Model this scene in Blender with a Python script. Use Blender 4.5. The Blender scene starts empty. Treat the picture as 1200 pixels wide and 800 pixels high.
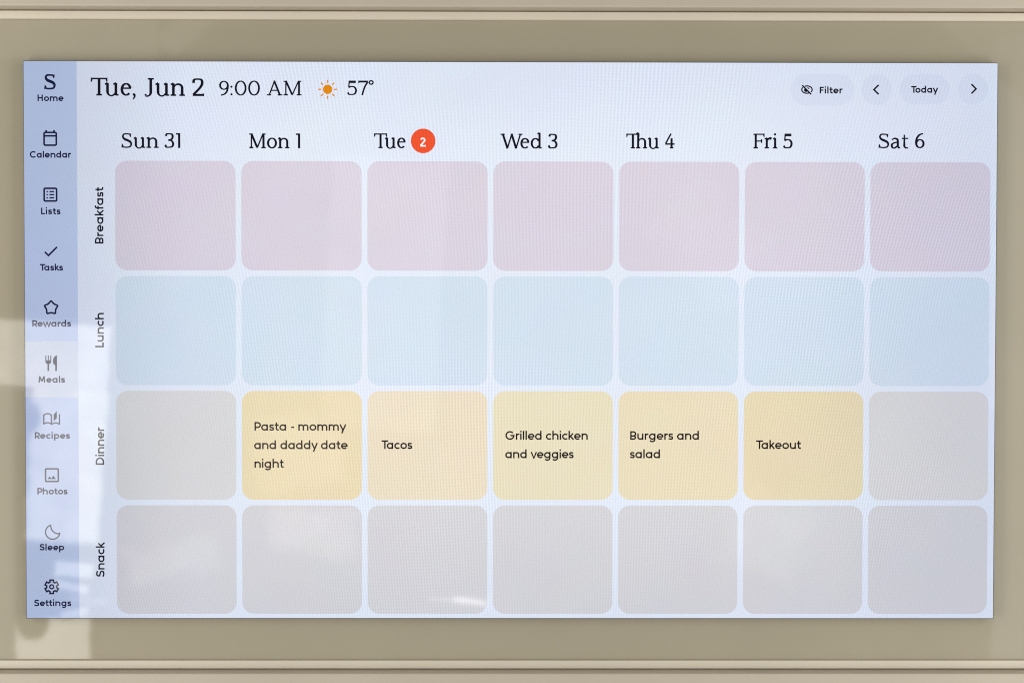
import bpy, bmesh, math, random
from mathutils import Matrix, Vector

# ------------------------------------------------------------------ frame of reference
# The calendar hangs on a wall in the plane Y = 0 (X right, Z up, the room is towards -Y).
# U is the size of one unit of the screen's layout; the lit screen is 1142 units wide.
U = 0.0003
SC = bpy.context.scene
COL = SC.collection

# ------------------------------------------------------------------ camera
CAM_ROT = (-0.016997506, -0.004247284, 0.001331955)      # small tilt / swing / roll of the phone
CAM_POS = (-0.00137352, 0.00669635, 0.39777659)          # x, height, distance from the screen
FOC = 1320.0                                             # focal length for a 1200 wide frame


def rot3(a):
    return (Matrix.Rotation(a[2], 3, 'Z') @ Matrix.Rotation(a[1], 3, 'Y') @ Matrix.Rotation(a[0], 3, 'X'))


TO_WORLD = Matrix(((1, 0, 0), (0, 0, -1), (0, 1, 0)))     # screen plane axes -> world axes
RM = rot3(CAM_ROT)
cam_data = bpy.data.cameras.new('camera')
cam_data.sensor_width = 36.0
cam_data.lens = 36.0 * FOC / 1200.0
cam_data.clip_start = 0.01
cam_data.clip_end = 100.0
cam = bpy.data.objects.new('camera', cam_data)
COL.objects.link(cam)
m4 = (TO_WORLD @ RM).to_4x4()
m4.translation = TO_WORLD @ Vector(CAM_POS)
cam.matrix_world = m4
SC.camera = cam


def place(px, py, z=0.0):
    """point on the plane at height z (m) in front of the screen, in layout units"""
    d = RM @ Vector(((px - 600) / FOC, -(py - 400) / FOC, -1))
    t = (z - CAM_POS[2]) / d.z
    return ((CAM_POS[0] + t * d.x) / U, (CAM_POS[1] + t * d.y) / U)


# ------------------------------------------------------------------ world, lamps, exposure
def lin(r, g, b):
    f = lambda c: (c / 255 / 12.92) if c <= 10.3 else ((c / 255 + 0.055) / 1.055) ** 2.4
    return (f(r), f(g), f(b))


WORLD_L = 0.14
w = bpy.data.worlds.new('World')
SC.world = w
w.use_nodes = True
bg = w.node_tree.nodes['Background']
bg.inputs[0].default_value = (1.0, 0.965, 0.90, 1)
bg.inputs[1].default_value = WORLD_L
SC.view_settings.view_transform = 'Standard'
SC.view_settings.look = 'None'
SC.view_settings.exposure = 0
SC.view_settings.gamma = 1
SC.cycles.max_bounces = 6
SC.cycles.use_denoising = True
SC.cycles.denoising_prefilter = 'ACCURATE'
SC.cycles.filter_width = 1.05


def area_lamp(name, loc, rot_m, sx, sy, radiance, color):
    d = bpy.data.lights.new(name, 'AREA')
    d.shape = 'RECTANGLE'
    d.size, d.size_y = sx, sy
    d.energy = radiance * sx * sy * math.pi
    d.color = color
    o = bpy.data.objects.new(name, d)
    COL.objects.link(o)
    m = rot_m.to_4x4()
    m.translation = loc
    o.matrix_world = m
    return o


def lamp_mask(o, wpx, hpx, soft, vary, seed, notch=None, hard=''):
    """lamp emission shaped by noise: uneven patches and soft, slightly ragged edges"""
    d = o.data
    d.use_nodes = True
    nt = d.node_tree
    em = nt.nodes['Emission']
    def m(op, a, b=None):
        n = nt.nodes.new('ShaderNodeMath')
        n.operation = op
        for i, q in enumerate((a, b)):
            if q is None:
                continue
            if hasattr(q, 'is_linked'):
                nt.links.new(q, n.inputs[i])
            else:
                n.inputs[i].default_value = q
        return n.outputs[0]
    geo = nt.nodes.new('ShaderNodeNewGeometry')
    sep = nt.nodes.new('ShaderNodeSeparateXYZ')
    nt.links.new(geo.outputs['Parametric'], sep.inputs[0])
    u = m('MULTIPLY', sep.outputs[0], wpx)
    v = m('MULTIPLY', sep.outputs[1], hpx)
    cb = nt.nodes.new('ShaderNodeCombineXYZ')
    nt.links.new(u, cb.inputs[0])
    nt.links.new(v, cb.inputs[1])
    cb.inputs[2].default_value = seed * 37.0
    def nz(scale):
        n = nt.nodes.new('ShaderNodeTexNoise')
        n.inputs['Scale'].default_value = scale
        n.inputs['Detail'].default_value = 2.0
        nt.links.new(cb.outputs[0], n.inputs['Vector'])
        return n.outputs[0]
    e = None
    for side, q in (('left', u), ('right', m('SUBTRACT', wpx, u)), ('bottom', v), ('top', m('SUBTRACT', hpx, v))):
        if side != hard:
            e = q if e is None else m('MINIMUM', e, q)
    if notch:                                   # rounded dark gap cut into the lamp's light
        nx, ny, rx, ry = notch
        du = m('DIVIDE', m('SUBTRACT', u, wpx / 2 + nx), rx)
        dv = m('DIVIDE', m('SUBTRACT', v, hpx / 2 - ny), ry)
        q = m('SQRT', m('ADD', m('MULTIPLY', du, du), m('MULTIPLY', dv, dv)))
        e = m('MINIMUM', e, m('ADD', m('MULTIPLY', m('SUBTRACT', q, 1.0), min(rx, ry)), soft / 2))
    e = m('ADD', e, m('MULTIPLY', m('SUBTRACT', nz(1 / 26), 0.5), soft * 1.2))
    mr = nt.nodes.new('ShaderNodeMapRange')
    mr.interpolation_type = 'SMOOTHSTEP'
    nt.links.new(e, mr.inputs[0])
    mr.inputs[1].default_value = 0.0
    mr.inputs[2].default_value = soft
    patchy = m('ADD', m('MULTIPLY', m('SUBTRACT', nz(1 / 34), 0.5), 2 * vary), 1.0)
    nt.links.new(m('MULTIPLY', mr.outputs[0], patchy), em.inputs['Strength'])


LAMPS = [0]


def reflection_lamp(cx, cy, wpx, hpx, deg, radiance, soft=6.0, vary=0.35, color=(1.0, 0.965, 0.90), dist=1.5, notch=None, hard=''):
    """unseen lamp across the room, whose mirror image in the glossy front is wpx by hpx units"""
    k = (dist + CAM_POS[2]) / CAM_POS[2]
    wpx += soft
    hpx += soft
    u, v = place(cx, cy)
    x = CAM_POS[0] + (u * U - CAM_POS[0]) * k
    y = CAM_POS[1] + (v * U - CAM_POS[1]) * k
    r = TO_WORLD @ Matrix.Rotation(math.radians(deg), 3, 'Z')
    o = area_lamp('reflection_light', TO_WORLD @ Vector((x, y, dist)), r, wpx * U * k, hpx * U * k, radiance, color)
    LAMPS[0] += 1
    lamp_mask(o, wpx, hpx, soft, vary, LAMPS[0], notch, hard)
    return o


# daylit window panes behind the photographer's left shoulder
reflection_lamp(30, 413, 196, 74, -4.0, 5.2, 6, 0.35, hard='bottom')
reflection_lamp(77, 545, 86, 180, -4.0, 5.9, 9, 0.35, (1.0, 0.95, 0.84), notch=(-47, -53, 14, 20), hard='top')
reflection_lamp(87, 667, 46, 17, -4.0, 5.4, 5)
reflection_lamp(84, 687, 38, 9, -11.0, 5.0, 5)
reflection_lamp(104, 703, 44, 8, -7.0, 1.6, 6)
reflection_lamp(88, 718, 32, 9, 14.0, 4.4, 5)
reflection_lamp(60, 757, 88, 66, 0.0, 5.8, 6, 0.2, notch=(-24, -34, 21, 28))
reflection_lamp(550, 704, 40, 6, -8.0, 7.0, 5, 0.2)  # thin lamps added for a bright streak near the screen's bottom edge
reflection_lamp(518, 702, 30, 2, -4.0, 5.0, 4, 0.2)
# dim lamps stand in for pale walls; veils added over mat and tiles
reflection_lamp(66, 44, 236, 48, 0.0, 0.6, 4, 0.1)
reflection_lamp(216, 33, 66, 32, 41.7, 0.6, 4, 0.1)
reflection_lamp(1180, 20, 200, 110, -40.5, 0.5, 4, 0.15)
reflection_lamp(1364, 420, 400, 760, 0.0, 1.3, 12, 0.15, (0.88, 0.97, 1.0))
reflection_lamp(-200, 590, 440, 430, 0.0, 0.9, 18, 0.15, (0.92, 0.98, 1.0))
reflection_lamp(760, 860, 1300, 260, 0.0, 0.35, 24, 0.25)
reflection_lamp(450, 345, 136, 320, -3.0, 0.75, 8, 0.5)
reflection_lamp(350, 530, 100, 90, 8.0, 0.9, 24, 0.6, (1.0, 0.94, 0.8))
reflection_lamp(830, 280, 120, 90, -38.0, 0.45, 40, 0.5)
reflection_lamp(205, 655, 110, 40, 10.0, 1.1, 24, 0.8, (1.0, 0.95, 0.85))
reflection_lamp(365, 622, 100, 52, -6.0, 1.4, 20, 0.7, (1.0, 0.94, 0.82))
reflection_lamp(900, 625, 90, 90, -20.0, 0.7, 36, 0.7, (1.0, 0.96, 0.88))
reflection_lamp(1000, 756, 260, 48, 0.0, 0.9, 16, 0.5)
reflection_lamp(300, 756, 330, 48, -3.0, 0.9, 16, 0.5)


# two soft lamps added outside the mirrored view brighten the frame and mat edges
for s in (-1, 1):
    loc = Vector((s * 0.46, -0.31, -0.05))
    z = loc - Vector((s * 0.05, 0, 0))
    area_lamp('side_light', loc, z.to_track_quat('Z', 'Y').to_matrix(), 0.18, 0.8, 3.6, (1.0, 0.955, 0.88))


# ------------------------------------------------------------------ materials
def new_mat(name):
    m = bpy.data.materials.new(name)
    m.use_nodes = True
    nt = m.node_tree
    return m, nt, nt.nodes['Principled BSDF']


def mth(nt, op, a, b=None, c=None):
    n = nt.nodes.new('ShaderNodeMath')
    n.operation = op
    for i, q in enumerate((a, b, c)):
        if q is None:
            continue
        if hasattr(q, 'is_linked'):
            nt.links.new(q, n.inputs[i])
        else:
            n.inputs[i].default_value = q
    return n.outputs[0]


def noise(nt, vec, scale, detail=2.0, rough=0.5):
    n = nt.nodes.new('ShaderNodeTexNoise')
    n.inputs['Scale'].default_value = scale
    n.inputs['Detail'].default_value = detail
    n.inputs['Roughness'].default_value = rough
    nt.links.new(vec, n.inputs['Vector'])
    return n


def make_panel_group():
    """what the panel does to a colour: pixel weave, painted edge fall-off, fine mottle"""
    g = bpy.data.node_groups.new('panel_pixels', 'ShaderNodeTree')
    g.interface.new_socket('Color', in_out='INPUT', socket_type='NodeSocketColor')
    g.interface.new_socket('Color', in_out='OUTPUT', socket_type='NodeSocketColor')
    gi = g.nodes.new('NodeGroupInput')
    go = g.nodes.new('NodeGroupOutput')
    tc = g.nodes.new('ShaderNodeTexCoord')
    geo = g.nodes.new('ShaderNodeNewGeometry')
    pos = geo.outputs['Position']
    sep = g.nodes.new('ShaderNodeSeparateXYZ')
    g.links.new(pos, sep.inputs[0])
    u = mth(g, 'DIVIDE', sep.outputs[0], U)
    v = mth(g, 'DIVIDE', sep.outputs[2], U)
    # pixel columns: the weave leans a little more towards either side of the panel
    ur = mth(g, 'SUBTRACT', u, 40.0)
    lean = mth(g, 'MULTIPLY', mth(g, 'MULTIPLY', ur, v), -5.3e-4)
    wob = noise(g, pos, 9.0, 1.0).outputs[0]
    ph = mth(g, 'ADD', mth(g, 'ADD', ur, lean), mth(g, 'MULTIPLY', wob, 26.0))
    col = mth(g, 'SINE', mth(g, 'MULTIPLY', ph, 2 * math.pi / 3.7))
    lean2 = mth(g, 'MULTIPLY', mth(g, 'MULTIPLY', ur, ur), 6e-5)
    ph2 = mth(g, 'ADD', mth(g, 'ADD', v, lean2), mth(g, 'MULTIPLY', wob, 30.0))
    row = mth(g, 'SINE', mth(g, 'MULTIPLY', ph2, 2 * math.pi / 3.9))
    amp = g.nodes.new('ShaderNodeMapRange')
    g.links.new(noise(g, pos, 14.0, 2.0).outputs[0], amp.inputs[0])
    amp.inputs[1].default_value = 0.35
    amp.inputs[2].default_value = 0.65
    amp.inputs[3].default_value = 0.1
    amp.inputs[4].default_value = 1.0
    # fainter on the far left of the panel, as seen on the menu strip
    lf = g.nodes.new('ShaderNodeMapRange')
    g.links.new(u, lf.inputs[0])
    lf.inputs[1].default_value = -520
    lf.inputs[2].default_value = -400
    lf.inputs[3].default_value = 0.25
    lf.inputs[4].default_value = 1.0
    amp_o = mth(g, 'MULTIPLY', amp.outputs[0], lf.outputs[0])
    weave = mth(g, 'MULTIPLY', mth(g, 'ADD', mth(g, 'MULTIPLY', col, 0.07), mth(g, 'MULTIPLY', row, 0.018)), amp_o)
    fine = mth(g, 'MULTIPLY', mth(g, 'SUBTRACT', noise(g, pos, 1500.0, 2.0).outputs[0], 0.5), 0.17)
    blot = mth(g, 'MULTIPLY', mth(g, 'SUBTRACT', noise(g, pos, 16.0, 3.0).outputs[0], 0.5), 0.08)
    fac = mth(g, 'ADD', mth(g, 'ADD', mth(g, 'ADD', weave, fine), blot), 1.0)
    # viewing-angle fall-off painted into the emission: dimmer and bluer at the rim
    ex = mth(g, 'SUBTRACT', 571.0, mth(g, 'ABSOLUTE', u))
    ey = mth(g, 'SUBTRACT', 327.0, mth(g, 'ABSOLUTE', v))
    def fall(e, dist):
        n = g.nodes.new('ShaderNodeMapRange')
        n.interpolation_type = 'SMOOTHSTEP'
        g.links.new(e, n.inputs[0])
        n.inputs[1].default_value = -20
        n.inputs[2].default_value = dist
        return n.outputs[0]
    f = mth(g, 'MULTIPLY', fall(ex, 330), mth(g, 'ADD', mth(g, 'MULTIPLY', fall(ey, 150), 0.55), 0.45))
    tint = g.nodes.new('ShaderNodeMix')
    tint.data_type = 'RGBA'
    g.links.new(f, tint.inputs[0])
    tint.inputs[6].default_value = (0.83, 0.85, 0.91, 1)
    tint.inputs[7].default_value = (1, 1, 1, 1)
    # tiny colour mottle
    cn = noise(g, pos, 45.0, 3.0)
    cm = g.nodes.new('ShaderNodeMix')
    cm.data_type = 'RGBA'
    cm.inputs[0].default_value = 0.03
    cm.inputs[6].default_value = (1, 1, 1, 1)
    sc = g.nodes.new('ShaderNodeVectorMath')
    sc.operation = 'SCALE'
    sc.inputs[3].default_value = 2.0
    g.links.new(cn.outputs[1], sc.inputs[0])
    g.links.new(sc.outputs[0], cm.inputs[7])
    def mul(a, b):
        n = g.nodes.new('ShaderNodeVectorMath')
        n.operation = 'MULTIPLY'
        g.links.new(a, n.inputs[0])
        g.links.new(b, n.inputs[1])
        return n.outputs[0]
    # extra dimming painted into the emission towards the left rim
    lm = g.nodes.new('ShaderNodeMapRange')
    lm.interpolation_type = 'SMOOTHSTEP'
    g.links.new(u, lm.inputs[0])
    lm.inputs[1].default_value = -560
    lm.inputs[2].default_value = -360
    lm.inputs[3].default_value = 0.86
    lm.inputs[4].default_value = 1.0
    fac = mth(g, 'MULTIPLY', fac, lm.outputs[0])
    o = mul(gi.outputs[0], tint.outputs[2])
    o = mul(o, cm.outputs[2])
    s2 = g.nodes.new('ShaderNodeVectorMath')
    s2.operation = 'SCALE'
    g.links.new(o, s2.inputs[0])
    g.links.new(fac, s2.inputs[3])
    g.links.new(s2.outputs[0], go.inputs[0])
    return g


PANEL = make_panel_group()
_lit = {}


def lit(rgb):
    """a colour shown by the panel, behind its glossy front"""
    if rgb in _lit:
        return _lit[rgb]
    m, nt, p = new_mat('screen_colour')
    p.inputs['Base Color'].default_value = (0.003, 0.003, 0.004, 1)
    p.inputs['Roughness'].default_value = 0.035
    p.inputs['IOR'].default_value = 1.5
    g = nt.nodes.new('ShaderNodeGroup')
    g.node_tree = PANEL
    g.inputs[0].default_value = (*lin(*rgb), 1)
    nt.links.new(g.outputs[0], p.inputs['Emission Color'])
    p.inputs['Emission Strength'].default_value = 1.0
    _lit[rgb] = m
    return m


def painted(name, rgb, rough, coat, bump_scale, bump, mottle=0.05):
    m, nt, p = new_mat(name)
    geo = nt.nodes.new('ShaderNodeNewGeometry')
    n = noise(nt, geo.outputs['Position'], 30.0, 4.0)
    mx = nt.nodes.new('ShaderNodeMix')
    mx.data_type = 'RGBA'
    nt.links.new(n.outputs[0], mx.inputs[0])
    mx.inputs[6].default_value = (*[c * (1 - mottle) for c in rgb], 1)
    mx.inputs[7].default_value = (*[min(1, c * (1 + mottle)) for c in rgb], 1)
    nt.links.new(mx.outputs[2], p.inputs['Base Color'])
    p.inputs['Roughness'].default_value = rough
    p.inputs['IOR'].default_value = 1.45
    if coat:
        p.inputs['Coat Weight'].default_value = 1.0
        p.inputs['Coat Roughness'].default_value = 0.035
        p.inputs['Coat IOR'].default_value = 1.5
        p.inputs['Specular IOR Level'].default_value = 0.0
    b = nt.nodes.new('ShaderNodeBump')
    b.inputs['Strength'].default_value = bump
    b.inputs['Distance'].default_value = 0.0003
    nb = noise(nt, geo.outputs['Position'], bump_scale, 3.0)
    nt.links.new(nb.outputs[0], b.inputs['Height'])
    nt.links.new(b.outputs[0], p.inputs['Normal'])
    return m


M_MAT = painted('mat_card', (0.475, 0.432, 0.327), 0.6, True, 2500, 0.08)
M_FRAME = painted('frame_paint', (0.67, 0.605, 0.50), 0.42, False, 900, 0.25)
M_LIP = painted('lip_paint', (0.84, 0.775, 0.66), 0.38, False, 900, 0.2)
M_WALL = painted('wall_paint', (0.6, 0.58, 0.54), 0.8, False, 400, 0.4)
M_RIM = painted('screen_rim', (0.13, 0.12, 0.14), 0.4, False, 900, 0.1)
M_BLACK = painted('black_plastic', (0.02, 0.02, 0.022), 0.4, False, 900, 0.1)

# ------------------------------------------------------------------ objects
def tag(o, label=None, cat=None, group=None, kind=None):
    for k, q in (('label', label), ('category', cat), ('group', group), ('kind', kind)):
        if q:
            o[k] = q


BASE_Z = -0.160
root = bpy.data.objects.new('digital_calendar', None)
COL.objects.link(root)
root.location = (0, 0.027, BASE_Z)
root.empty_display_size = 0.05
tag(root, 'wall mounted digital calendar showing a weekly meal plan, in a cream frame with beige mat', 'digital calendar')


def link(name, bm, mats, parent=None, label=None):
    """mesh given in plane coordinates (x right, y up, z off the wall, metres)"""
    bm.normal_update()
    me = bpy.data.meshes.new(name)
    for q in bm.verts:
        q.co = TO_WORLD @ q.co
    off = Vector((0, 0, 0))
    if parent is not None:
        off = Vector((0, 0.027, BASE_Z))
        if parent is not root:
            off = Vector((0, 0, 0)) + off
    bm.to_mesh(me)
    bm.free()
    if not isinstance(mats, (list, tuple)):
        mats = [mats]
    for q in mats:
        me.materials.append(q)
    o = bpy.data.objects.new(name, me)
    COL.objects.link(o)
    if parent is not None:
        o.parent = parent
        if parent is root:
            o.location = -Vector((0, 0.027, BASE_Z))
    if label:
        o['label'] = label
    return o


def add_box(bm, x0, x1, y0, y1, z0, z1, mi=0):
    vs = [bm.verts.new((x, y, z)) for z in (z0, z1) for (x, y) in ((x0, y0), (x1, y0), (x1, y1), (x0, y1))]
    fs = [(3, 2, 1, 0), (4, 5, 6, 7), (0, 1, 5, 4), (1, 2, 6, 5), (2, 3, 7, 6), (3, 0, 4, 7)]
    out = []
    for f in fs:
        q = bm.faces.new([vs[i] for i in f])
        q.material_index = mi
        out.append(q)
    return out


def sweep_rect(profile, x0, x1, y0, y1):
    """moulding: profile of (outward offset, z) carried round a rectangle with mitred corners"""
    bm = bmesh.new()
    rings = []
    for (e, z) in profile:
        rings.append([bm.verts.new((x, y, z)) for (x, y) in
                      ((x0 - e, y0 - e), (x1 + e, y0 - e), (x1 + e, y1 + e), (x0 - e, y1 + e))])
    n = len(rings)
    for i in range(n):
        a, b = rings[i], rings[(i + 1) % n]
        for k in range(4):
            bm.faces.new((a[k], a[(k + 1) % 4], b[(k + 1) % 4], b[k]))
    bmesh.ops.recalc_face_normals(bm, faces=bm.faces)
    return bm


# ---- wall behind
bm = bmesh.new()
add_box(bm, -2.2, 2.2, -1.35, 1.15, -0.127, -0.027)
o = link('wall', bm, M_WALL)
tag(o, kind='structure')

# ---- mat, lip and frame
Z_MAT, Z_LIP, Z_FR = -0.0030, -0.0020, 0.0023
HW, HH = 571.0 * U, 326.8 * U
top_in = place(600, 23.6, Z_LIP)[1] * U
bot_in = place(600, 773.4, Z_LIP)[1] * U
top_out = place(600, 14.2, Z_LIP)[1] * U
bot_out = place(600, 783.6, Z_LIP)[1] * U
top_fr = place(600, 8.6, Z_FR)[1] * U
bot_fr = place(600, 788.6, Z_FR)[1] * U
mg = top_in - HH
X_IN = HW + mg
lipw = top_out - top_in
bm = bmesh.new()
add_box(bm, -X_IN - 0.002, X_IN + 0.002, bot_in - 0.002, top_in + 0.002, -0.006, Z_MAT)
link('mat', bm, M_MAT, root)
bv = 0.00025
lw2 = 0.5 * (lipw + (bot_in - bot_out))
prof = [(0, Z_MAT), (0, Z_LIP - bv), (bv * 0.6, Z_LIP), (lw2 - bv, Z_LIP), (lw2, Z_LIP - bv), (lw2, Z_MAT)]
bm = sweep_rect([(e, z) if i not in (0, 5) else (e, Z_MAT + 0.00005) for i, (e, z) in enumerate(prof)], -X_IN, X_IN, bot_in, top_in)
link('inner_lip', bm, M_LIP, root)
FX = X_IN + lw2 + (top_fr - top_out)
b2 = 0.0006
prof = [(0, -0.027), (0, Z_FR - b2), (b2 * 0.29, Z_FR - b2 * 0.29), (b2, Z_FR), (0.0255, Z_FR), (0.0268, Z_FR - 0.0004), (0.0275, Z_FR - 0.0016), (0.0275, -0.027)]
bm = sweep_rect(prof, -FX, FX, bot_fr, top_fr)
link('frame', bm, M_FRAME, root)
# backing board closes the case behind the mat
bm = bmesh.new()
add_box(bm, -FX - 0.001, FX + 0.001, bot_fr - 0.001, top_fr + 0.001, -0.024, -0.0065)
link('back_panel', bm, M_BLACK, root)

# ---- screen panel, a little proud of the mat
PAGE = (229, 236, 249)
bm = bmesh.new()
add_box(bm, -HW - 0.8 * U, HW + 0.8 * U, -HH - 0.8 * U, HH + 0.8 * U, Z_MAT + 0.00003, -0.00012, 1)
add_box(bm, -HW, HW, -HH, HH, -0.00011, 0.0, 0)
for f in bm.faces:
    if f.material_index == 0 and abs(f.normal.z) < 0.5:
        pass
bm.normal_update()
for f in bm.faces:
    if f.material_index == 0 and f.normal.z < 0.5:
        f.material_index = 1
screen = link('screen', bm, [lit(PAGE), M_RIM], root, 'lit screen showing a weekly meal calendar')

# ------------------------------------------------------------------ drawing on the screen
LAY = 0.00002


class Ink:
    """collects flat shapes in layout units; every stroke sits a hair above the one before"""
    def __init__(self, layer):
        self.bm = bmesh.new()
        self.z = layer * LAY
        self.n = 0
        self.step = 0.0000015

    def poly(self, pts, mi=0):
        z = self.z + (self.n % 12) * self.step
        self.n += 1
        f = self.bm.faces.new([self.bm.verts.new((x * U, y * U, z)) for x, y in pts])
        f.material_index = mi
        if f.calc_area() > 0:
            f.normal_update()
            if f.normal.z < 0:
                f.normal_flip()
        return f

    def ribbon(self, pts, width, closed=False, mi=0):
        """width: number, or list per point"""
        z = self.z + (self.n % 12) * self.step
        self.n += 1
        n = len(pts)
        L, R = [], []
        for i in range(n):
            p = Vector(pts[i])
            if closed:
                a, b = Vector(pts[i - 1]), Vector(pts[(i + 1) % n])
            else:
                a, b = Vector(pts[max(0, i - 1)]), Vector(pts[min(n - 1, i + 1)])
            d0 = (p - a).normalized() if (p - a).length > 1e-9 else (b - p).normalized()
            d1 = (b - p).normalized() if (b - p).length > 1e-9 else d0
            t = d0 + d1
            t = t.normalized() if t.length > 1e-6 else d0
            nn = Vector((-t.y, t.x))
            c = max(0.5, abs(nn.dot(Vector((-d0.y, d0.x)))))
            hw = (width if not isinstance(width, (list, tuple)) else width[i]) / 2 / c
            L.append(p + nn * hw)
            R.append(p - nn * hw)
        lv = [self.bm.verts.new((q.x * U, q.y * U, z)) for q in L]
        rv = [self.bm.verts.new((q.x * U, q.y * U, z)) for q in R]
        for i in range(n if closed else n - 1):
            j = (i + 1) % n
            f = self.bm.faces.new((rv[i], rv[j], lv[j], lv[i]))
            f.material_index = mi

    def disc(self, cx, cy, r, mi=0, n=40):
        self.poly([(cx + r * math.cos(2 * math.pi * k / n), cy + r * math.sin(2 * math.pi * k / n)) for k in range(n)], mi)

    def rrect(self, x0, x1, y0, y1, r, mi=0, n=10):
        self.poly(rr_pts(x0, x1, y0, y1, r, n), mi)

    def done(self, name, mats, label=None):
        return link(name, self.bm, mats, screen, label)


def rr_pts(x0, x1, y0, y1, r, n=10):
    pts = []
    for (cx, cy, a0) in ((x1 - r, y1 - r, 0), (x0 + r, y1 - r, 90), (x0 + r, y0 + r, 180), (x1 - r, y0 + r, 270)):
        for k in range(n + 1):
            a = math.radians(a0 + 90 * k / n)
            pts.append((cx + r * math.cos(a), cy + r * math.sin(a)))
    return pts


def arc(cx, cy, rx, ry, a0, a1, n=18):
    n = max(4, int(abs(a1 - a0) / 360 * 40))
    return [(cx + rx * math.cos(math.radians(a0 + (a1 - a0) * k / n)),
             cy + ry * math.sin(math.radians(a0 + (a1 - a0) * k / n))) for k in range(n + 1)]


def crv(pts, n=6):
    """smooth curve through points"""
    P = [Vector(p) for p in pts]
    P = [2 * P[0] - P[1]] + P + [2 * P[-1] - P[-2]]
    out = []
    for i in range(1, len(P) - 2):
        a, b, c, d = P[i - 1:i + 3]
        for k in range(n):
            t = k / n
            out.append(tuple(0.5 * ((2 * b) + (c - a) * t + (2 * a - 5 * b + 4 * c - d) * t * t + (3 * b - a - 3 * c + d) * t ** 3)))
    out.append(tuple(P[-2]))
    return out


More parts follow.
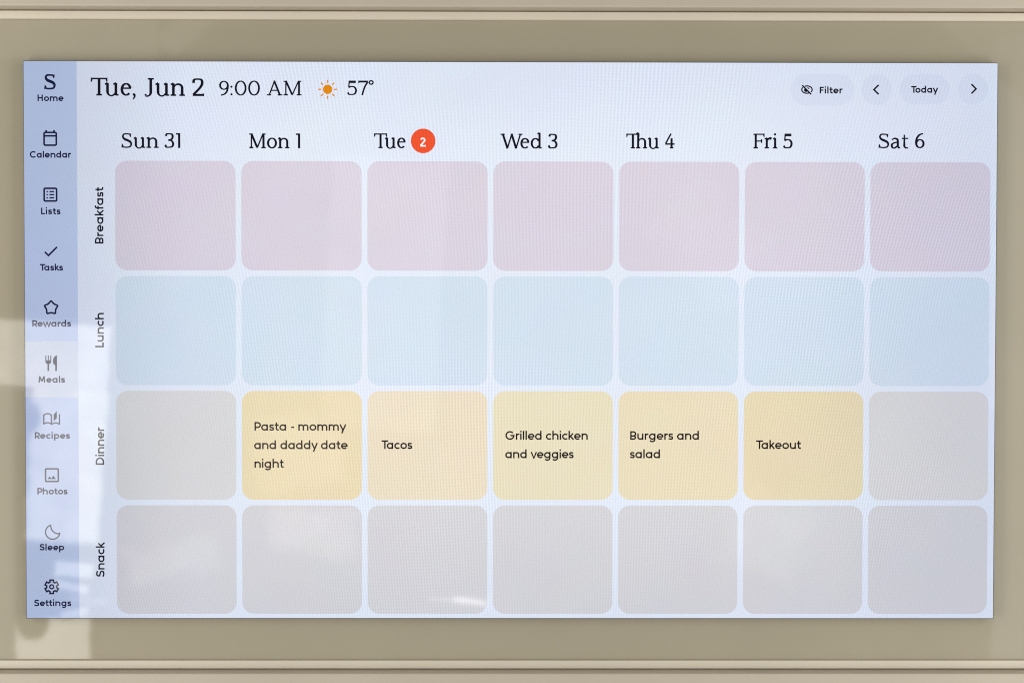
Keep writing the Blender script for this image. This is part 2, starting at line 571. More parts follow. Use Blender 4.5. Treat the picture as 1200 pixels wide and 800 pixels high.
# ---- round plain lettering: cap height 10, one stroke weight w
def sans(ch, w):
    h = w / 2
    X, C, A = 7.3, 10.0, 10.4
    r = X / 2 - h
    S = []
    def s(p, closed=False):
        S.append((p, w, closed))
    bx = 3.75                                       # bowl centre
    rx = 3.75 - h
    if ch == ' ':
        return S, 3.5
    if ch == '-':
        s([(0.6, 3.9), (3.6, 3.9)]); return S, 4.2
    if ch in 'adgqpb':
        st = 7.3 - h
        if ch in 'adg':
            s(arc(bx, X / 2, rx, r, 0, 360)[:-1], True)
            if ch == 'a': s([(st, 0), (st, X)])
            if ch == 'd': s([(st, 0), (st, A)])
            if ch == 'g':
                s([(st, X), (st, 0.3)] + arc(3.7, 0.2, st - 3.7, 2.9 - h + 0.2, 0, -150)[1:])
            return S, 8.5
        s(arc(bx + 0.1, X / 2, rx, r, 0, 360)[:-1], True)
        s([(h + 0.2, X), (h + 0.2, -3.0)] if ch == 'p' else [(h + 0.2, 0), (h + 0.2, A)])
        return S, 8.3
    if ch == 'c':
        s(arc(bx, X / 2, rx, r, 48, 312)); return S, 6.8
    if ch == 'e':
        s([(0.9, X / 2 - 0.15), (6.6, X / 2 - 0.15)])
        s([(7.3 - h, X / 2 - 0.4)] + arc(bx, X / 2, rx, r, 0, 318)); return S, 7.9
    if ch == 'f':
        s([(1.7, 0), (1.7, C - 2.0)] + arc(3.9, C - 2.0, 2.2, 2.3 - h, 180, 80)[1:])
        s([(0, X - h - 0.1), (3.9, X - h - 0.1)]); return S, 4.4
    if ch in 'hnm':
        x0 = h + 0.3
        s([(x0, 0), (x0, A if ch == 'h' else X)])
        wd = 5.3 if ch != 'm' else 4.6
        for k in range(2 if ch == 'm' else 1):
            xa = x0 + k * wd
            s([(xa, X - 3.1)] + arc(xa + wd / 2, X - 2.9, wd / 2, 2.9 - h, 172, 0) + [(xa + wd, 0)])
        return S, x0 * 2 + wd * (2 if ch == 'm' else 1) + 0.55
    if ch == 'i':
        s([(h + 0.3, 0), (h + 0.3, X)])
        s([(h + 0.3, 8.6), (h + 0.3, 8.6 + w * 1.05)]); return S, w + 1.25
    if ch == 'l':
        s([(h + 0.3, 0), (h + 0.3, A)]); return S, w + 1.25
    if ch == 'k':
        x0 = h + 0.3
        s([(x0, 0), (x0, A)]); s([(5.3, X), (x0 + 0.3, 3.0)]); s([(2.4, 4.4), (5.9, 0)]); return S, 6.5
    if ch == 'o':
        s(arc(bx, X / 2, rx, r, 0, 360)[:-1], True); return S, 8.0
    if ch == 'r':
        x0 = h + 0.3
        s([(x0, 0), (x0, X)]); s([(x0, X - 2.9)] + arc(x0 + 2.7, X - 2.8, 2.7, 2.8 - h, 172, 78)); return S, 4.8
    if ch == 's':
        s(crv([(4.75, X - 1.5), (3.9, X - h - 0.25), (2.6, X - h), (1.3, X - h - 0.3), (h + 0.15, X - 1.95), (1.2, X / 2 + 0.45), (2.7, X / 2),
               (4.2, X / 2 - 0.5), (5.2 - h, 1.95), (4.1, h + 0.3), (2.6, h), (1.2, h + 0.3), (0.3, 1.6)], 4)); return S, 5.8
    if ch == 't':
        s([(1.9, 9.4), (1.9, 2.1)] + arc(3.9, 2.1, 2.0, 2.1 - h, 180, 285)[1:])
        s([(0, X - h - 0.1), (4.3, X - h - 0.1)]); return S, 4.9
    if ch == 'u':
        s([(h + 0.3, X), (h + 0.3, 2.9)] + arc(h + 2.85, 2.9, 2.55, 2.9 - h, 180, 352) + [(h + 5.4, 3.2)])
        s([(h + 5.4, X), (h + 5.4, 0)]); return S, h + 5.4 + h + 1.0
    if ch == 'v':
        s([(0.4, X), (3.3, 0.1), (6.2, X)]); return S, 6.7
    if ch == 'w':
        s([(0.4, X), (2.8, 0.2), (5.2, X - 0.3), (7.6, 0.2), (10.0, X)]); return S, 10.6
    if ch == 'y':
        s([(0.4, X), (3.4, 0.5)]); s([(6.3, X), (2.2, -3.0)]); return S, 6.8
    # capitals
    if ch == 'H':
        s([(0.3 + h, 0), (0.3 + h, C)]); s([(8.0 - h, 0), (8.0 - h, C)]); s([(0.3 + h, 5.1), (8 - h, 5.1)]); return S, 9.3
    if ch in 'CG':
        s(arc(5.1, 5, 5.1 - h, 5.1 - h, 42, 318 if ch == 'C' else 360))
        if ch == 'G':
            s([(10.2 - h + h, 5.0 - 0.1), (5.6, 5.0 - 0.1)])
        return S, 9.9 if ch == 'C' else 11.2
    if ch == 'L':
        s([(0.3 + h, 0), (0.3 + h, C)]); s([(0.3 + h, h), (5.6, h)]); return S, 6.0
    if ch == 'T':
        s([(3.8, 0), (3.8, C)]); s([(0, C - h), (7.6, C - h)]); return S, 6.8
    if ch in 'PRB':
        x0 = 0.3 + h
        s([(x0, 0), (x0, C)])
        rr = 2.75 if ch != 'B' else 2.45
        yb = C - h - 2 * (rr - 0.05)
        xr = 3.6
        s([(x0, C - h), (xr, C - h)] + arc(xr, C - h - (rr - 0.05), rr + 0.1, rr - 0.05, 90, -90)[1:] + [(x0, yb)])
        if ch == 'R': s([(3.6, yb), (6.6, 0)])
        if ch == 'B':
            rb = (yb - h) / 2
            s([(xr, yb), (xr + 0.5, yb)] + arc(xr + 0.5, yb - rb, rb + 0.1, rb, 90, -90)[1:] + [(x0, h)])
        return S, 7.3 if ch != 'B' else 7.7
    if ch == 'S':
        s(crv([(6.2, C - 2.0), (5.2, C - h - 0.45), (3.5, C - h), (1.7, C - h - 0.45), (h + 0.25, C - 2.6), (1.3, 5.9), (3.5, 5.15),
               (5.6, 4.3), (6.7 - h, 2.6), (5.4, h + 0.45), (3.4, h), (1.5, h + 0.4), (0.3, 2.1)], 4)); return S, 7.5
    if ch == 'F':
        s([(0.3 + h, 0), (0.3 + h, C)]); s([(0.3 + h, C - h), (5.9, C - h)]); s([(0.3 + h, 5.0), (5.3, 5.0)]); return S, 6.6
    if ch == 'D':
        x0 = 0.3 + h
        s([(x0, 0), (x0, C)])
        s([(x0, C - h), (3.6, C - h)] + arc(3.6, 5, 4.9 - h, 5 - h, 90, -90)[1:] + [(x0, h)]); return S, 9.4
    if ch == 'M':
        s([(0.4 + h, 0), (1.1 + h, C)]); s([(1.1 + h, C - 0.3), (5.1, 2.0)]); s([(5.1, 2.0), (9.1 - h, C - 0.3)]); s([(9.1 - h, C), (9.8 - h, 0)]); return S, 10.9
    if ch == '2':
        s(arc(3.2, C - 2.9, 2.9 - h, 2.9 - h, 165, -30) + [(0.6, h + 0.1)]); s([(0.3, h), (6.5, h)]); return S, 7.2
    raise KeyError(ch)


# ---- old-style serif lettering: cap height 10, thick stems st, thin strokes ha
def serif(ch, st, ha):
    X, C, A = 7.1, 10.0, 10.6
    S = []
    def mod(p, closed=False, k=1.4):
        n = len(p)
        ws = []
        for i in range(n):
            a = Vector(p[i - 1] if (closed or i) else p[i])
            b = Vector(p[(i + 1) % n] if closed else p[min(n - 1, i + 1)])
            t = (b - a).normalized()
            ws.append(ha + (st - ha) * abs(t.y) ** k)
        S.append((p, ws, closed))
    def thick(p, ww=None): S.append((p, ww or st, False))
    def thin(p, ww=None): S.append((p, ww or ha, False))
    def foot(x, y=0.0, l=1.55, r=1.55, up=True):
        d = ha / 2 if up else -ha / 2
        thin([(x - l, y + d), (x + r, y + d)])
        # bracket: a short flare into the stem
        e = 0.75 if up else -0.75
        S.append(([(x, y + d), (x, y + d + e)], [st * 1.65, st], False))
    def stem(x, y0, y1, b=True, t=False):
        thick([(x, y0), (x, y1)])
        if b: foot(x, y0)
        if t: foot(x, y1, up=False)
    def flag(x, y):
        S.append(([(x - 1.45, y - 0.75), (x + 0.1, y - 0.12)], [ha * 0.9, ha * 1.7], False))
    if ch == ' ': return S, 3.5
    if ch == ',':
        S.append((arc(0.9, 0.7, 0.35, 0.35, 0, 360)[:-1], 0.75, True))
        S.append((crv([(1.25, 0.7), (1.2, -0.7), (0.3, -2.0)]), [ha * 1.5 - i * ha * 0.07 for i in range(13)], False)); return S, 3.0
    if ch == ':':
        for y in (0.75, 5.9):
            S.append((arc(0.9, y, 0.36, 0.36, 0, 360)[:-1], 0.75, True))
        return S, 2.7
    if ch == '°':
        S.append((arc(2.1, 8.7, 1.2, 1.2, 0, 360)[:-1], ha * 1.15, True)); return S, 3.4
    if ch == 'T':
        stem(4.5, 0, C)
        thin([(0.3, C - ha / 2), (8.7, C - ha / 2)])
        S.append(([(0.55, C), (0.2, 7.7)], [ha * 1.5, ha * 0.7], False))
        S.append(([(8.45, C), (8.8, 7.7)], [ha * 1.5, ha * 0.7], False)); return S, 8.3
    if ch == 'F':
        stem(1.9, 0, C, True, True)
        thin([(1.5, C - ha / 2), (7.4, C - ha / 2)])
        S.append(([(7.2, C), (7.5, 7.7)], [ha * 1.5, ha * 0.7], False))
        thin([(1.9, 5.0), (5.9, 5.0)]); S.append(([(5.8, 6.3), (5.8, 3.7)], ha, False)); return S, 7.6
    if ch == 'J':
        S.append(([(3.6, C), (3.6, 2.2)] + arc(1.5, 2.0, 2.1, 2.2, 0, -110)[1:], [st, st] + [max(ha, st * (1 - 0.075 * i)) for i in range(len(arc(1.5, 2.0, 2.1, 2.2, 0, -110)) - 1)], False))
        foot(3.6, C, 1.7, 1.7, up=False)
        S.append((arc(0.75, 0.55, 0.3, 0.3, 0, 360)[:-1], 0.6, True)); return S, 5.9
    if ch == 'M':
        thin([(1.9, 0), (2.0, C)], ha * 1.1); foot(1.9, 0, 1.4, 1.4)
        S.append(([(1.9, C), (5.9, 0.6)], st, False)); S.append(([(5.9, 0.3), (10.0, C)], ha * 1.1, False))
        stem(10.2, 0, C); thin([(0.5, C - ha / 2), (2.3, C - ha / 2)]); thin([(9.8, C - ha / 2), (11.7, C - ha / 2)]); return S, 12.3
    if ch == 'W':
        S.append(([(1.5, C), (4.7, 0)], st, False)); S.append(([(4.6, 0.2), (7.6, C)], ha * 1.15, False))
        S.append(([(7.3, C), (10.4, 0)], st, False)); S.append(([(10.3, 0.2), (13.3, C)], ha * 1.15, False))
        for x, l, r in ((1.5, 1.4, 1.4), (13.3, 1.4, 1.3)):
            thin([(x - l, C - ha / 2), (x + r, C - ha / 2)])
        return S, 13.6
    if ch == 'A':
        S.append(([(1.5, 0), (5.0, C)], ha * 1.15, False)); S.append(([(4.7, C + 0.1), (8.4, 0)], st, False))
        thin([(2.6, 3.5), (7.0, 3.5)]); thin([(0.1, ha / 2), (2.9, ha / 2)]); thin([(6.9, ha / 2), (9.9, ha / 2)]); return S, 10.1
    if ch == 'S':
        p = crv([(6.0, 8.0), (5.6, 9.2), (3.7, 9.95 - ha / 2), (1.8, 9.2), (1.2, 7.6), (2.2, 6.1), (3.9, 5.3), (5.8, 4.3), (6.6, 2.7), (5.8, 0.95), (3.6, 0.05 + ha / 2), (1.5, 0.8), (0.9, 2.3)], 5)
        n = len(p)
        S.append((p, [ha + (st * 1.1 - ha) * math.exp(-((i / (n - 1) - 0.5) / 0.2) ** 2) for i in range(n)], False))
        S.append(([(6.15, 9.7), (6.15, 7.3)], [ha * 1.2, ha * 0.6], False)); S.append(([(0.75, 0.3), (0.75, 2.9)], [ha * 1.2, ha * 0.6], False)); return S, 7.9
    if ch == 'u':
        x0, x1 = 1.7, 6.3
        S.append(([(x0, X), (x0, 2.3)] + arc(x0 + 2.1, 2.3, 2.1, 2.35, 180, 300)[1:] + [(x1, 1.9)], [st, st] + [max(ha, st - 0.075 * i * st) for i in range(len(arc(x0 + 2.1, 2.3, 2.1, 2.35, 180, 300)) - 1)] + [ha], False))
        thick([(x1, 0.1), (x1, X)]); flag(x0, X); flag(x1, X); thin([(x1, ha / 2), (x1 + 1.5, ha / 2)]); return S, 8.4
    if ch in 'nhr':
        x0, x1 = 1.7, 6.5
        stem(x0, 0, A if ch == 'h' else X); flag(x0, A if ch == 'h' else X)
        if ch == 'r':
            S.append((crv([(x0, 4.6), (2.6, 6.2), (3.8, 6.85), (4.9, 6.5)]), [ha + 0.055 * i for i in range(19)], False)); return S, 5.6
        q = [(x0, 4.7)] + arc(x0 + 2.6, X - 2.6, x1 - x0 - 2.6, 2.55 - ha / 2, 140, 0) + [(x1, 0)]
        n = len(q)
        S.append((q, [min(st, ha + (st - ha) * (i / (n - 2)) ** 1.3) for i in range(n)], False)); foot(x1, 0); return S, 8.3
    if ch == 'i':
        stem(1.7, 0, X); flag(1.7, X); S.append((arc(1.6, 9.5, 0.4, 0.4, 0, 360)[:-1], 0.8, True)); return S, 3.5
    if ch == 'e':
        cx, cy, rx, ry = 3.5, X / 2, 3.1 - st / 2, X / 2 - ha / 2 + 0.05
        mod(arc(cx, cy, rx, ry, 12, 318)); thin([(1.1, 4.2), (6.2, 4.2)], ha); return S, 6.9
    if ch == 'o':
        mod(arc(3.7, X / 2, 3.45 - st / 2, X / 2 - ha / 2 + 0.1, 0, 360)[:-1], True); return S, 7.6
    if ch == 'd':
        mod(arc(3.5, X / 2, 3.2 - st / 2, X / 2 - ha / 2 + 0.05, 30, 330)); thick([(6.2, 0.1), (6.2, A)]); flag(6.2, A); thin([(6.2, ha / 2), (7.7, ha / 2)]); return S, 8.2
    if ch == 'a':
        q = [(1.2, 5.6)] + arc(3.0, X - 2.1, 1.9, 2.1 - ha / 2, 150, 0) + [(4.9, 1.2)]
        S.append((q, [ha * 1.5] + [ha + (st - ha) * min(1, (i / 12) ** 1.5) for i in range(len(q) - 2)] + [st], False))
        S.append(([(4.9, 1.4), (5.5, 0.35), (6.5, 0.5)], [st * 0.9, ha * 1.2, ha], False))
        mod(crv([(4.9, 4.2), (3.0, 3.8), (1.4, 3.0), (0.95, 1.8), (1.6, 0.45), (2.8, 0.25), (4.9, 1.7)])); return S, 7.0
    if ch == 't':
        S.append(([(2.1, 9.2), (2.1, 1.9)] + arc(3.8, 1.8, 1.7, 1.6, 180, 300)[1:], [st * 0.6, st] + [max(ha, st * (1 - 0.05 * i)) for i in range(len(arc(3.8, 1.8, 1.7, 1.6, 180, 300)) - 1)], False))
        thin([(0.4, X - ha / 2), (4.6, X - ha / 2)]); return S, 5.1
    # figures
    if ch == '0':
        mod(arc(4.0, C / 2, 3.75 - st / 2, C / 2 - ha / 2 + 0.1, 0, 360)[:-1], True); return S, 8.4
    if ch == '1':
        thick([(2.8, 0), (2.8, C)]); thin([(0.7, C - ha * 0.6), (3.2, C - ha * 0.6)], ha * 1.2); return S, 4.4
    if ch == '2':
        q = crv([(0.9, 7.3), (1.3, 9.1), (3.2, 9.95 - ha / 2), (5.2, 9.1), (5.7, 7.2), (4.8, 5.1), (2.9, 2.9), (0.8, 0.75)], 5)
        mod(q, k=1.1); thin([(0.5, ha * 0.7), (6.4, ha * 0.7)], ha * 1.4); S.append(([(6.3, 0), (6.45, 1.5)], ha, False)); return S, 7.2
    if ch == '3':
        mod(crv([(0.9, 8.0), (1.6, 9.4), (3.1, 9.95 - ha / 2), (4.9, 9.2), (5.4, 7.5), (4.6, 5.9), (2.6, 5.3)], 5), k=1.2)
        mod(crv([(2.4, 5.3), (4.7, 4.8), (5.7, 2.8), (4.9, 0.9), (2.9, 0.05 + ha / 2), (1.2, 0.7), (0.6, 2.2)], 5), k=1.2); return S, 6.8
    if ch == '4':
        S.append(([(4.4, C), (0.6, 3.2)], ha * 1.2, False)); thin([(0.4, 3.0), (6.9, 3.0)], ha * 1.2); thick([(4.8, 0), (4.8, 6.9)]); foot(4.8, 0, 1.3, 1.3); return S, 7.5
    if ch == '5':
        thin([(1.4, C - ha), (5.6, C - ha)], ha * 2); S.append(([(1.5, C), (1.1, 5.2)], ha * 1.1, False))
        mod(crv([(1.1, 5.3), (2.8, 6.0), (4.8, 5.4), (5.7, 3.3), (4.9, 1.0), (2.8, 0.05 + ha / 2), (1.2, 0.7), (0.5, 1.9)], 5), k=1.2); return S, 6.8
    if ch == '6':
        mod(arc(3.6, 3.15, 3.1 - st / 2, 3.1 - ha / 2, 0, 360)[:-1], True)
        mod(crv([(1.1, 3.2), (1.5, 6.4), (3.2, 9.0), (5.6, 9.9)], 6), k=1.2); return S, 7.3
    if ch == '9':
        mod(arc(3.5, 6.85, 3.1 - st / 2, 3.1 - ha / 2, 0, 360)[:-1], True)
        mod(crv([(6.0, 6.8), (5.6, 3.6), (4.2, 1.2), (1.6, 0.15)], 6), k=1.2); return S, 7.3
    if ch == '7':
        thin([(0.6, C - ha * 0.8), (6.4, C - ha * 0.8)], ha * 1.6); S.append(([(0.75, C), (0.6, 8.2)], ha, False))
        S.append((crv([(6.3, C - ha), (4.3, 5.5), (2.7, 0)]), st * 0.9, False)); return S, 6.3
    raise KeyError(ch)


def text(ink, s, p0, p1, cap, font, *style):
    """lay a line of lettering from p0 to p1 (photo points on the screen plane), cap height in units"""
    a, b = Vector(place(*p0)), Vector(place(*p1))
    d = b - a
    length = d.length
    d = d / length
    nrm = Vector((-d.y, d.x))
    k = cap / 10.0
    gl = []
    x = 0.0
    ext = []
    for i, c in enumerate(s):
        st, adv = font(c, *style)
        if font is serif and i and s[i - 1] == 'T':
            x -= 0.9 if c in 'ue' else 1.8 if c == 'h' else 0
        if font is serif and i and s[i - 1] == 'W':
            x -= 0.9
        if font is sans and i and s[i - 1] == 'T' and c in 'ao':
            x -= 1.0
        gl.append((x, st))
        for (pts, wd, cl) in st:
            m = (max(wd) if isinstance(wd, (list, tuple)) else wd) / 2
            ext += [x + min(q[0] for q in pts) - m * 0.8, x + max(q[0] for q in pts) + m * 0.8]
        x += adv
    lo, hi = min(ext), max(ext)
    nat = (hi - lo) * k
    # share the remaining width between tracking and a small horizontal scale
    kx = 1.0
    tr = 0.0
    if len(s) > 1:
        gap = length - nat
        kx = min(1.12, max(0.86, length / nat))
        tr = (length - nat * kx) / (len(s) - 1)
    else:
        kx = length / nat
    for i, (gx, st) in enumerate(gl):
        for (pts, wd, cl) in st:
            q = []
            for (px, py) in pts:
                xx = (gx + px - lo) * k * kx + tr * i
                yy = py * k
                q.append(tuple(a + d * xx + nrm * yy))
            ww = [z * k for z in wd] if isinstance(wd, (list, tuple)) else wd * k
            ink.ribbon(q, ww, cl)


# ------------------------------------------------------------------ what the screen shows
INK = lit((2, 4, 26))
INK_BLUE = lit((10, 20, 66))
INK_MEAL = lit((22, 12, 14))

# side menu
SX0, SX1 = -HW / U, place(91.5, 400)[0]
i = Ink(1)
i.poly([(SX0, -HH / U), (SX1, -HH / U), (SX1, HH / U), (SX0, HH / U)])
i.done('menu_strip', lit((197, 211, 240)), 'pale blue menu strip down the left of the screen')
y0, y1 = place(60, 465.5)[1], place(60, 400)[1]
i = Ink(2)
i.poly([(SX0, y0), (SX1, y0), (SX1, y1), (SX0, y1)])
i.done('selected_menu_tab', lit((216, 222, 238)), 'near white tab behind the Meals entry')

LABELS = [('Home', 44.2, 74.6, 118.8), ('Calendar', 35.2, 84, 185.0), ('Lists', 48.3, 71.3, 251.2), ('Tasks', 46.2, 74.2, 317.0),
          ('Rewards', 38.0, 83.6, 382.7), ('Meals', 45.3, 76.5, 448.2), ('Recipes', 41.0, 82.2, 513.8), ('Photos', 44.0, 79.4, 578.9),
          ('Sleep', 46.2, 75.3, 644.4), ('Settings', 39.8, 83.8, 709.6)]
for s, xa, xb, yb in LABELS:
    i = Ink(4)
    text(i, s, (xa, yb), (xb, yb), 7.7, sans, 2.0)
    i.done('menu_text', INK_BLUE, 'menu entry reading ' + s)


def P(*pts):
    return [place(*p) for p in pts]


IW = 2.0
# home: the serif S
i = Ink(4)
text(i, 'S', (51.8, 105.2), (65.6, 105.2), 18.0, serif, 1.8, 1.1)
i.done('menu_icon', INK_BLUE, 'serif letter S over Home')
# calendar
i = Ink(4)
x0, yb = place(51.8, 170.3); x1, yt = place(66.0, 155.4)
i.ribbon(rr_pts(x0, x1, yb, yt, 1.4, 4), IW, True)
i.ribbon(P((51.8, 159.4), (66.0, 159.4)), IW)
i.ribbon(P((54.2, 155.5), (54.2, 152.6)), IW); i.ribbon(P((63.4, 155.5), (63.4, 152.6)), IW)
i.done('menu_icon', INK_BLUE, 'calendar page icon')
# list
i = Ink(4)
x0, yb = place(51.9, 235.6); x1, yt = place(66.4, 220.8)
i.ribbon(rr_pts(x0, x1, yb, yt, 1.2, 4), IW, True)
for y in (224.6, 228.2, 231.9):
    i.disc(*place(55.4, y), 0.95, n=12)
    i.ribbon(P((58.0, y), (63.6, y)), 1.6)
i.done('menu_icon', INK_BLUE, 'list icon with three bullet lines')
# tick
i = Ink(4)
i.ribbon(P((52.6, 295.2), (56.9, 299.4), (66.9, 289.4)), IW)
i.done('menu_icon', INK_BLUE, 'tick icon')
# star with softened points
i = Ink(4)
cx, cy = place(60.0, 360.6)
pts = []
for k in range(10):
    a = math.radians(90 + 36 * k)
    r = 8.6 if k % 2 == 0 else 5.5
    pts.append(Vector((cx + r * math.cos(a), cy + r * math.sin(a))))
sm = []
for k in range(10):
    p, a, b = pts[k], pts[k - 1], pts[(k + 1) % 10]
    f = 0.3 if k % 2 == 0 else 0.4
    q0, q1 = p.lerp(a, f), p.lerp(b, f)
    for t in (0, 0.25, 0.5, 0.75, 1):
        sm.append(tuple(q0 * (1 - t) ** 2 + p * 2 * t * (1 - t) + q1 * t * t))
i.ribbon(sm, IW, True)
i.done('menu_icon', INK_BLUE, 'outlined star icon')
# fork and knife
i = Ink(4)
for x in (53.8, 56.7, 59.6):
    i.ribbon(P((x, 416.5), (x, 422.6)), 1.15)
i.poly(P((53.2, 422.0), (60.2, 422.0), (60.1, 424.0), (59.3, 425.6), (57.8, 426.4), (55.6, 426.4), (54.1, 425.6), (53.3, 424.0)))
i.ribbon(P((56.7, 426), (56.7, 434.6)), 1.9)
i.poly(P((66.8, 416.4), (66.8, 428.2), (64.4, 427.6), (62.6, 426.0), (62.2, 423.0), (62.6, 420.0), (64.0, 417.6), (65.6, 416.5)))
i.ribbon(P((65.8, 427.6), (65.8, 434.6)), 1.9)
i.done('menu_icon', INK_BLUE, 'fork and knife icon')
# open book
i = Ink(4)
ftop = lambda x0, x1, y, d: [place(x0 + (x1 - x0) * t / 6, y - d * math.sin(math.pi * t / 6)) for t in range(7)]
i.ribbon(ftop(51.4, 60.2, 486.0, 1.6), 1.5)
i.ribbon(ftop(51.4, 60.2, 496.4, 1.4), 1.5)
i.ribbon(ftop(60.4, 70.0, 497.0, 1.8), 1.5)
i.ribbon(P((51.4, 485.4), (51.4, 497.1)), 1.5); i.ribbon(P((60.2, 485.6), (60.4, 497.6)), 1.5); i.ribbon(P((69.8, 485.0), (69.8, 497.2)), 1.5)
i.poly(P((63.0, 485.4), (66.6, 481.6), (66.6, 489.6), (63.0, 493.4)))
i.done('menu_icon', INK_BLUE, 'open recipe book icon')
# picture
i = Ink(4)
x0, yb = place(53.5, 563.8); x1, yt = place(68.3, 549.0)
i.ribbon(rr_pts(x0, x1, yb, yt, 0.9, 3), 1.7, True)
i.poly(P((55.8, 561.0), (58.2, 557.8), (60.4, 561.0))); i.poly(P((59.6, 561.0), (62.6, 557.0), (65.6, 561.0)))
i.done('menu_icon', INK_BLUE, 'framed picture icon')
# moon
i = Ink(4)
p = [place(61.8 + 8.4 * math.cos(math.radians(a)), 623.0 - 8.4 * math.sin(math.radians(a))) for a in range(108, 352, 9)]
q = [place(*c) for c in crv([(69.9, 625.2), (64.6, 624.0), (60.8, 620.4), (59.3, 615.2)], 5)]
i.ribbon(p + q[1:-1], 1.45, True)
i.done('menu_icon', INK_BLUE, 'crescent moon icon')
# gear
i = Ink(4)
g = []
for k in range(6):
    for (da, r) in ((-30, 6.0), (-19, 6.0), (-14, 8.0), (14, 8.0), (19, 6.0)):
        a = math.radians(90 + 60 * k - da)
        g.append(place(60.7 + r * math.cos(a), 687.0 - r * math.sin(a)))
g = []
for k in range(6):
    for (da, r) in ((-20, 5.9), (-14, 8.1), (14, 8.1), (20, 5.9)):
        a = math.radians(90 + 60 * k + da)
        g.append(place(60.7 + r * math.cos(a), 687.0 - r * math.sin(a)))
i.ribbon(g, 1.9, True)
i.ribbon([place(60.7 + 2.3 * math.cos(k * math.pi / 9), 687.0 - 2.3 * math.sin(k * math.pi / 9)) for k in range(18)], 1.7, True)
i.done('menu_icon', INK_BLUE, 'gear icon')

# top line: date, time, weather
i = Ink(4)
text(i, 'Tue, Jun 2', (105.9, 112.2), (239.6, 112.9), 20.8, serif, 1.55, 0.9)
i.done('date_text', INK, 'large serif date reading Tue, Jun 2')
i = Ink(4)
text(i, '9:00 AM', (257.0, 112.1), (354.0, 112.2), 17.2, serif, 1.35, 0.85)
i.done('clock_text', INK, 'serif time reading 9:00 AM')
i = Ink(4)
cx, cy = place(384.0, 105.0)
i.disc(cx, cy, 5.5)
for k in range(8):
    a = math.pi / 4 * k
    c, s = math.cos(a), math.sin(a)
    i.ribbon([(cx + 7.4 * c, cy + 7.4 * s), (cx + 11.1 * c, cy + 11.1 * s)], 1.5)
i.done('weather_icon', lit((232, 140, 6)), 'orange sun icon with eight rays')
i = Ink(4)
text(i, '57°', (406.6, 111.8), (438.0, 111.8), 17.0, serif, 1.35, 0.85)
i.done('temperature_text', INK, 'serif temperature reading 57 degrees')

# buttons, top right
def button(x0, x1, y0, y1, name, label):
    a, b = place(x0, y1), place(x1, y0)
    ii = Ink(2)
    hh = (b[1] - a[1]) / 2
    ii.rrect(a[0], b[0], a[1], b[1], hh - 0.01, n=14)
    ii.done(name, lit((223, 230, 246)), label)


button(926, 1001.5, 87.2, 123.6, 'button', 'pale pill button reading Filter')
button(1009, 1045.5, 87.2, 123.6, 'button', 'pale round button with left arrow')
button(1054, 1113, 87.2, 122.6, 'button', 'pale pill button reading Today')
button(1122, 1158, 86.8, 122.6, 'button', 'pale round button with right arrow')
i = Ink(4)
text(i, 'Filter', (960.6, 109.9), (988.0, 109.8), 7.9, sans, 2.0)
i.done('button_text', INK, 'button text reading Filter')
i = Ink(4)
text(i, 'Today', (1067.0, 109.1), (1099.2, 109.0), 8.0, sans, 2.0)
i.done('button_text', INK, 'button text reading Today')
i = Ink(4)
i.ribbon(P((1029.6, 99.8), (1024.0, 105.3), (1029.6, 110.8)), 1.9)
i.done('arrow_icon', INK, 'left arrow')
i = Ink(4)
i.ribbon(P((1138.3, 98.9), (1143.7, 104.4), (1138.3, 109.9)), 1.9)
i.done('arrow_icon', INK, 'right arrow')
# crossed-out eye
i = Ink(4)
ex, ey = 945.6, 105.3
i.ribbon([place(ex - 2.6 + 0.0, ey - 3.9)] + [place(ex + 6.1 * math.cos(math.radians(a)), ey - 4.3 * math.sin(math.radians(a))) for a in range(100, -42, -10)][1:], 1.5)
i.ribbon([place(ex + 6.1 * math.cos(math.radians(a)), ey - 4.3 * math.sin(math.radians(a))) for a in range(142, 302, 10)], 1.5)
i.ribbon(P((ex - 5.6, ey - 5.2), (ex + 4.9, ey + 5.6)), 1.7)
i.poly([place(ex - 0.9 + 2.6 * math.cos(math.radians(a)), ey + 0.5 - 2.4 * math.sin(math.radians(a))) for a in range(135, 316, 15)])
i.ribbon([place(ex + 2.4 * math.cos(math.radians(a)), ey - 0.2 - 2.2 * math.sin(math.radians(a))) for a in range(80, 0, -10)], 1.2)
i.done('filter_icon', INK, 'crossed-out eye icon')

# day headings
DAYS = [('Sun 31', 142.4, 211.6, 173.6), ('Mon 1', 291.6, 352.0, 174.0), ('Tue', 438.0, 475.6, 173.9), ('Wed 3', 586.0, 653.2, 174.3),
        ('Thu 4', 733.5, 791.2, 174.2), ('Fri 5', 882.2, 928.6, 174.2), ('Sat 6', 1029.3, 1083.2, 174.0)]
for s, xa, xb, yb in DAYS:
    i = Ink(4)
    text(i, s, (xa, yb), (xb, yb), 17.4, serif, 1.5, 0.9)
    i.done('day_heading', INK, 'serif day heading reading ' + s)
i = Ink(4)
i.disc(*place(495.9, 165.3), 14.4, n=56)
i.done('today_badge', lit((242, 84, 44)), 'red orange disc marking today')
i = Ink(6)
text(i, '2', (491.8, 172.0), (499.8, 172.0), 10.6, sans, 1.75)
i.done('badge_text', lit((255, 250, 248)), 'white 2 on the red disc')

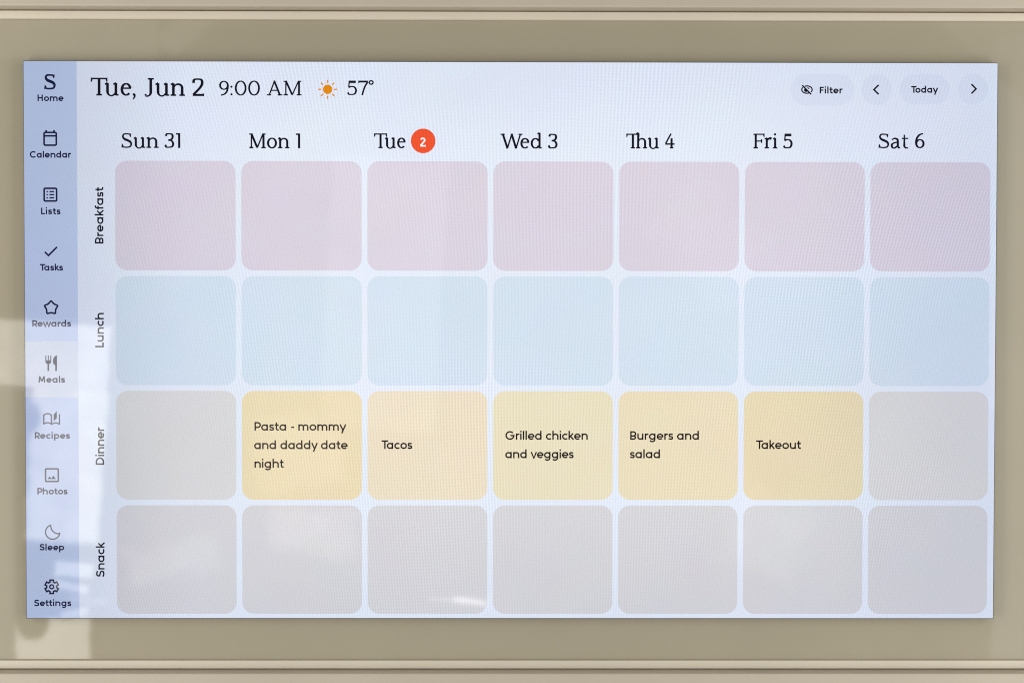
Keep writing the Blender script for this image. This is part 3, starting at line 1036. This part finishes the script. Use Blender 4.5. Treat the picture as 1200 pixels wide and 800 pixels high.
# row headings, reading upwards
for s, ya, yb in (('Breakfast', 285.4, 218.6), ('Lunch', 406.8, 366.6), ('Dinner', 544.2, 499.6), ('Snack', 675.8, 634.6)):
    i = Ink(4)
    xx = 121.3 + (ya - 285) / 400 * 1.3
    text(i, s, (xx, ya), (xx, yb), 10.0, sans, 1.75)
    i.done('row_heading', INK, 'upright row heading reading ' + s)

# meal tiles
ROWS = [('breakfast', (219, 211, 224)), ('lunch', (212, 226, 240)), ('dinner', (220, 219, 220)), ('snack', (216, 215, 219))]
FULL = {1: (236, 220, 184), 2: (236, 223, 198), 3: (234, 224, 194), 4: (235, 222, 191), 5: (233, 219, 184)}
COLS = ['Sunday', 'Monday', 'Tuesday', 'Wednesday', 'Thursday', 'Friday', 'Saturday']
MEALS = {1: 'Pasta - mommy and daddy date night', 2: 'Tacos', 3: 'Grilled chicken and veggies', 4: 'Burgers and salad', 5: 'Takeout'}
for r, (meal, rgb) in enumerate(ROWS):
    yt = 210.9 - 134.8 * r
    for c in range(7):
        xl = -464.7 + 147.85 * c
        i = Ink(2)
        i.rrect(xl, xl + 141.2, yt - 128.2, yt, 14.0)
        full = r == 2 and c in MEALS
        i.done('meal_tile', lit(FULL[c] if full else rgb),
               ('yellow dinner tile reading ' + MEALS[c]) if full else 'empty %s tile under %s' % (meal, COLS[c]))

# meals
for lines in ([('Pasta - mommy', 298.4, 405.9, 504.3), ('and daddy date', 298.0, 407.4, 526.0), ('night', 298.4, 333.3, 547.8)],
              [('Tacos', 446.4, 483.2, 525.8)],
              [('Grilled chicken', 592.4, 688.6, 515.0), ('and veggies', 592.2, 672.4, 536.6)],
              [('Burgers and', 738.6, 819.0, 515.0), ('salad', 737.8, 773.4, 536.6)],
              [('Takeout', 885.2, 939.2, 525.8)]):
    i = Ink(4)
    for s, xa, xb, yb in lines:
        text(i, s, (xa, yb), (xb, yb), 10.2, sans, 1.68)
    i.done('meal_text', INK_MEAL, 'meal reading ' + ' '.join(q[0] for q in lines))
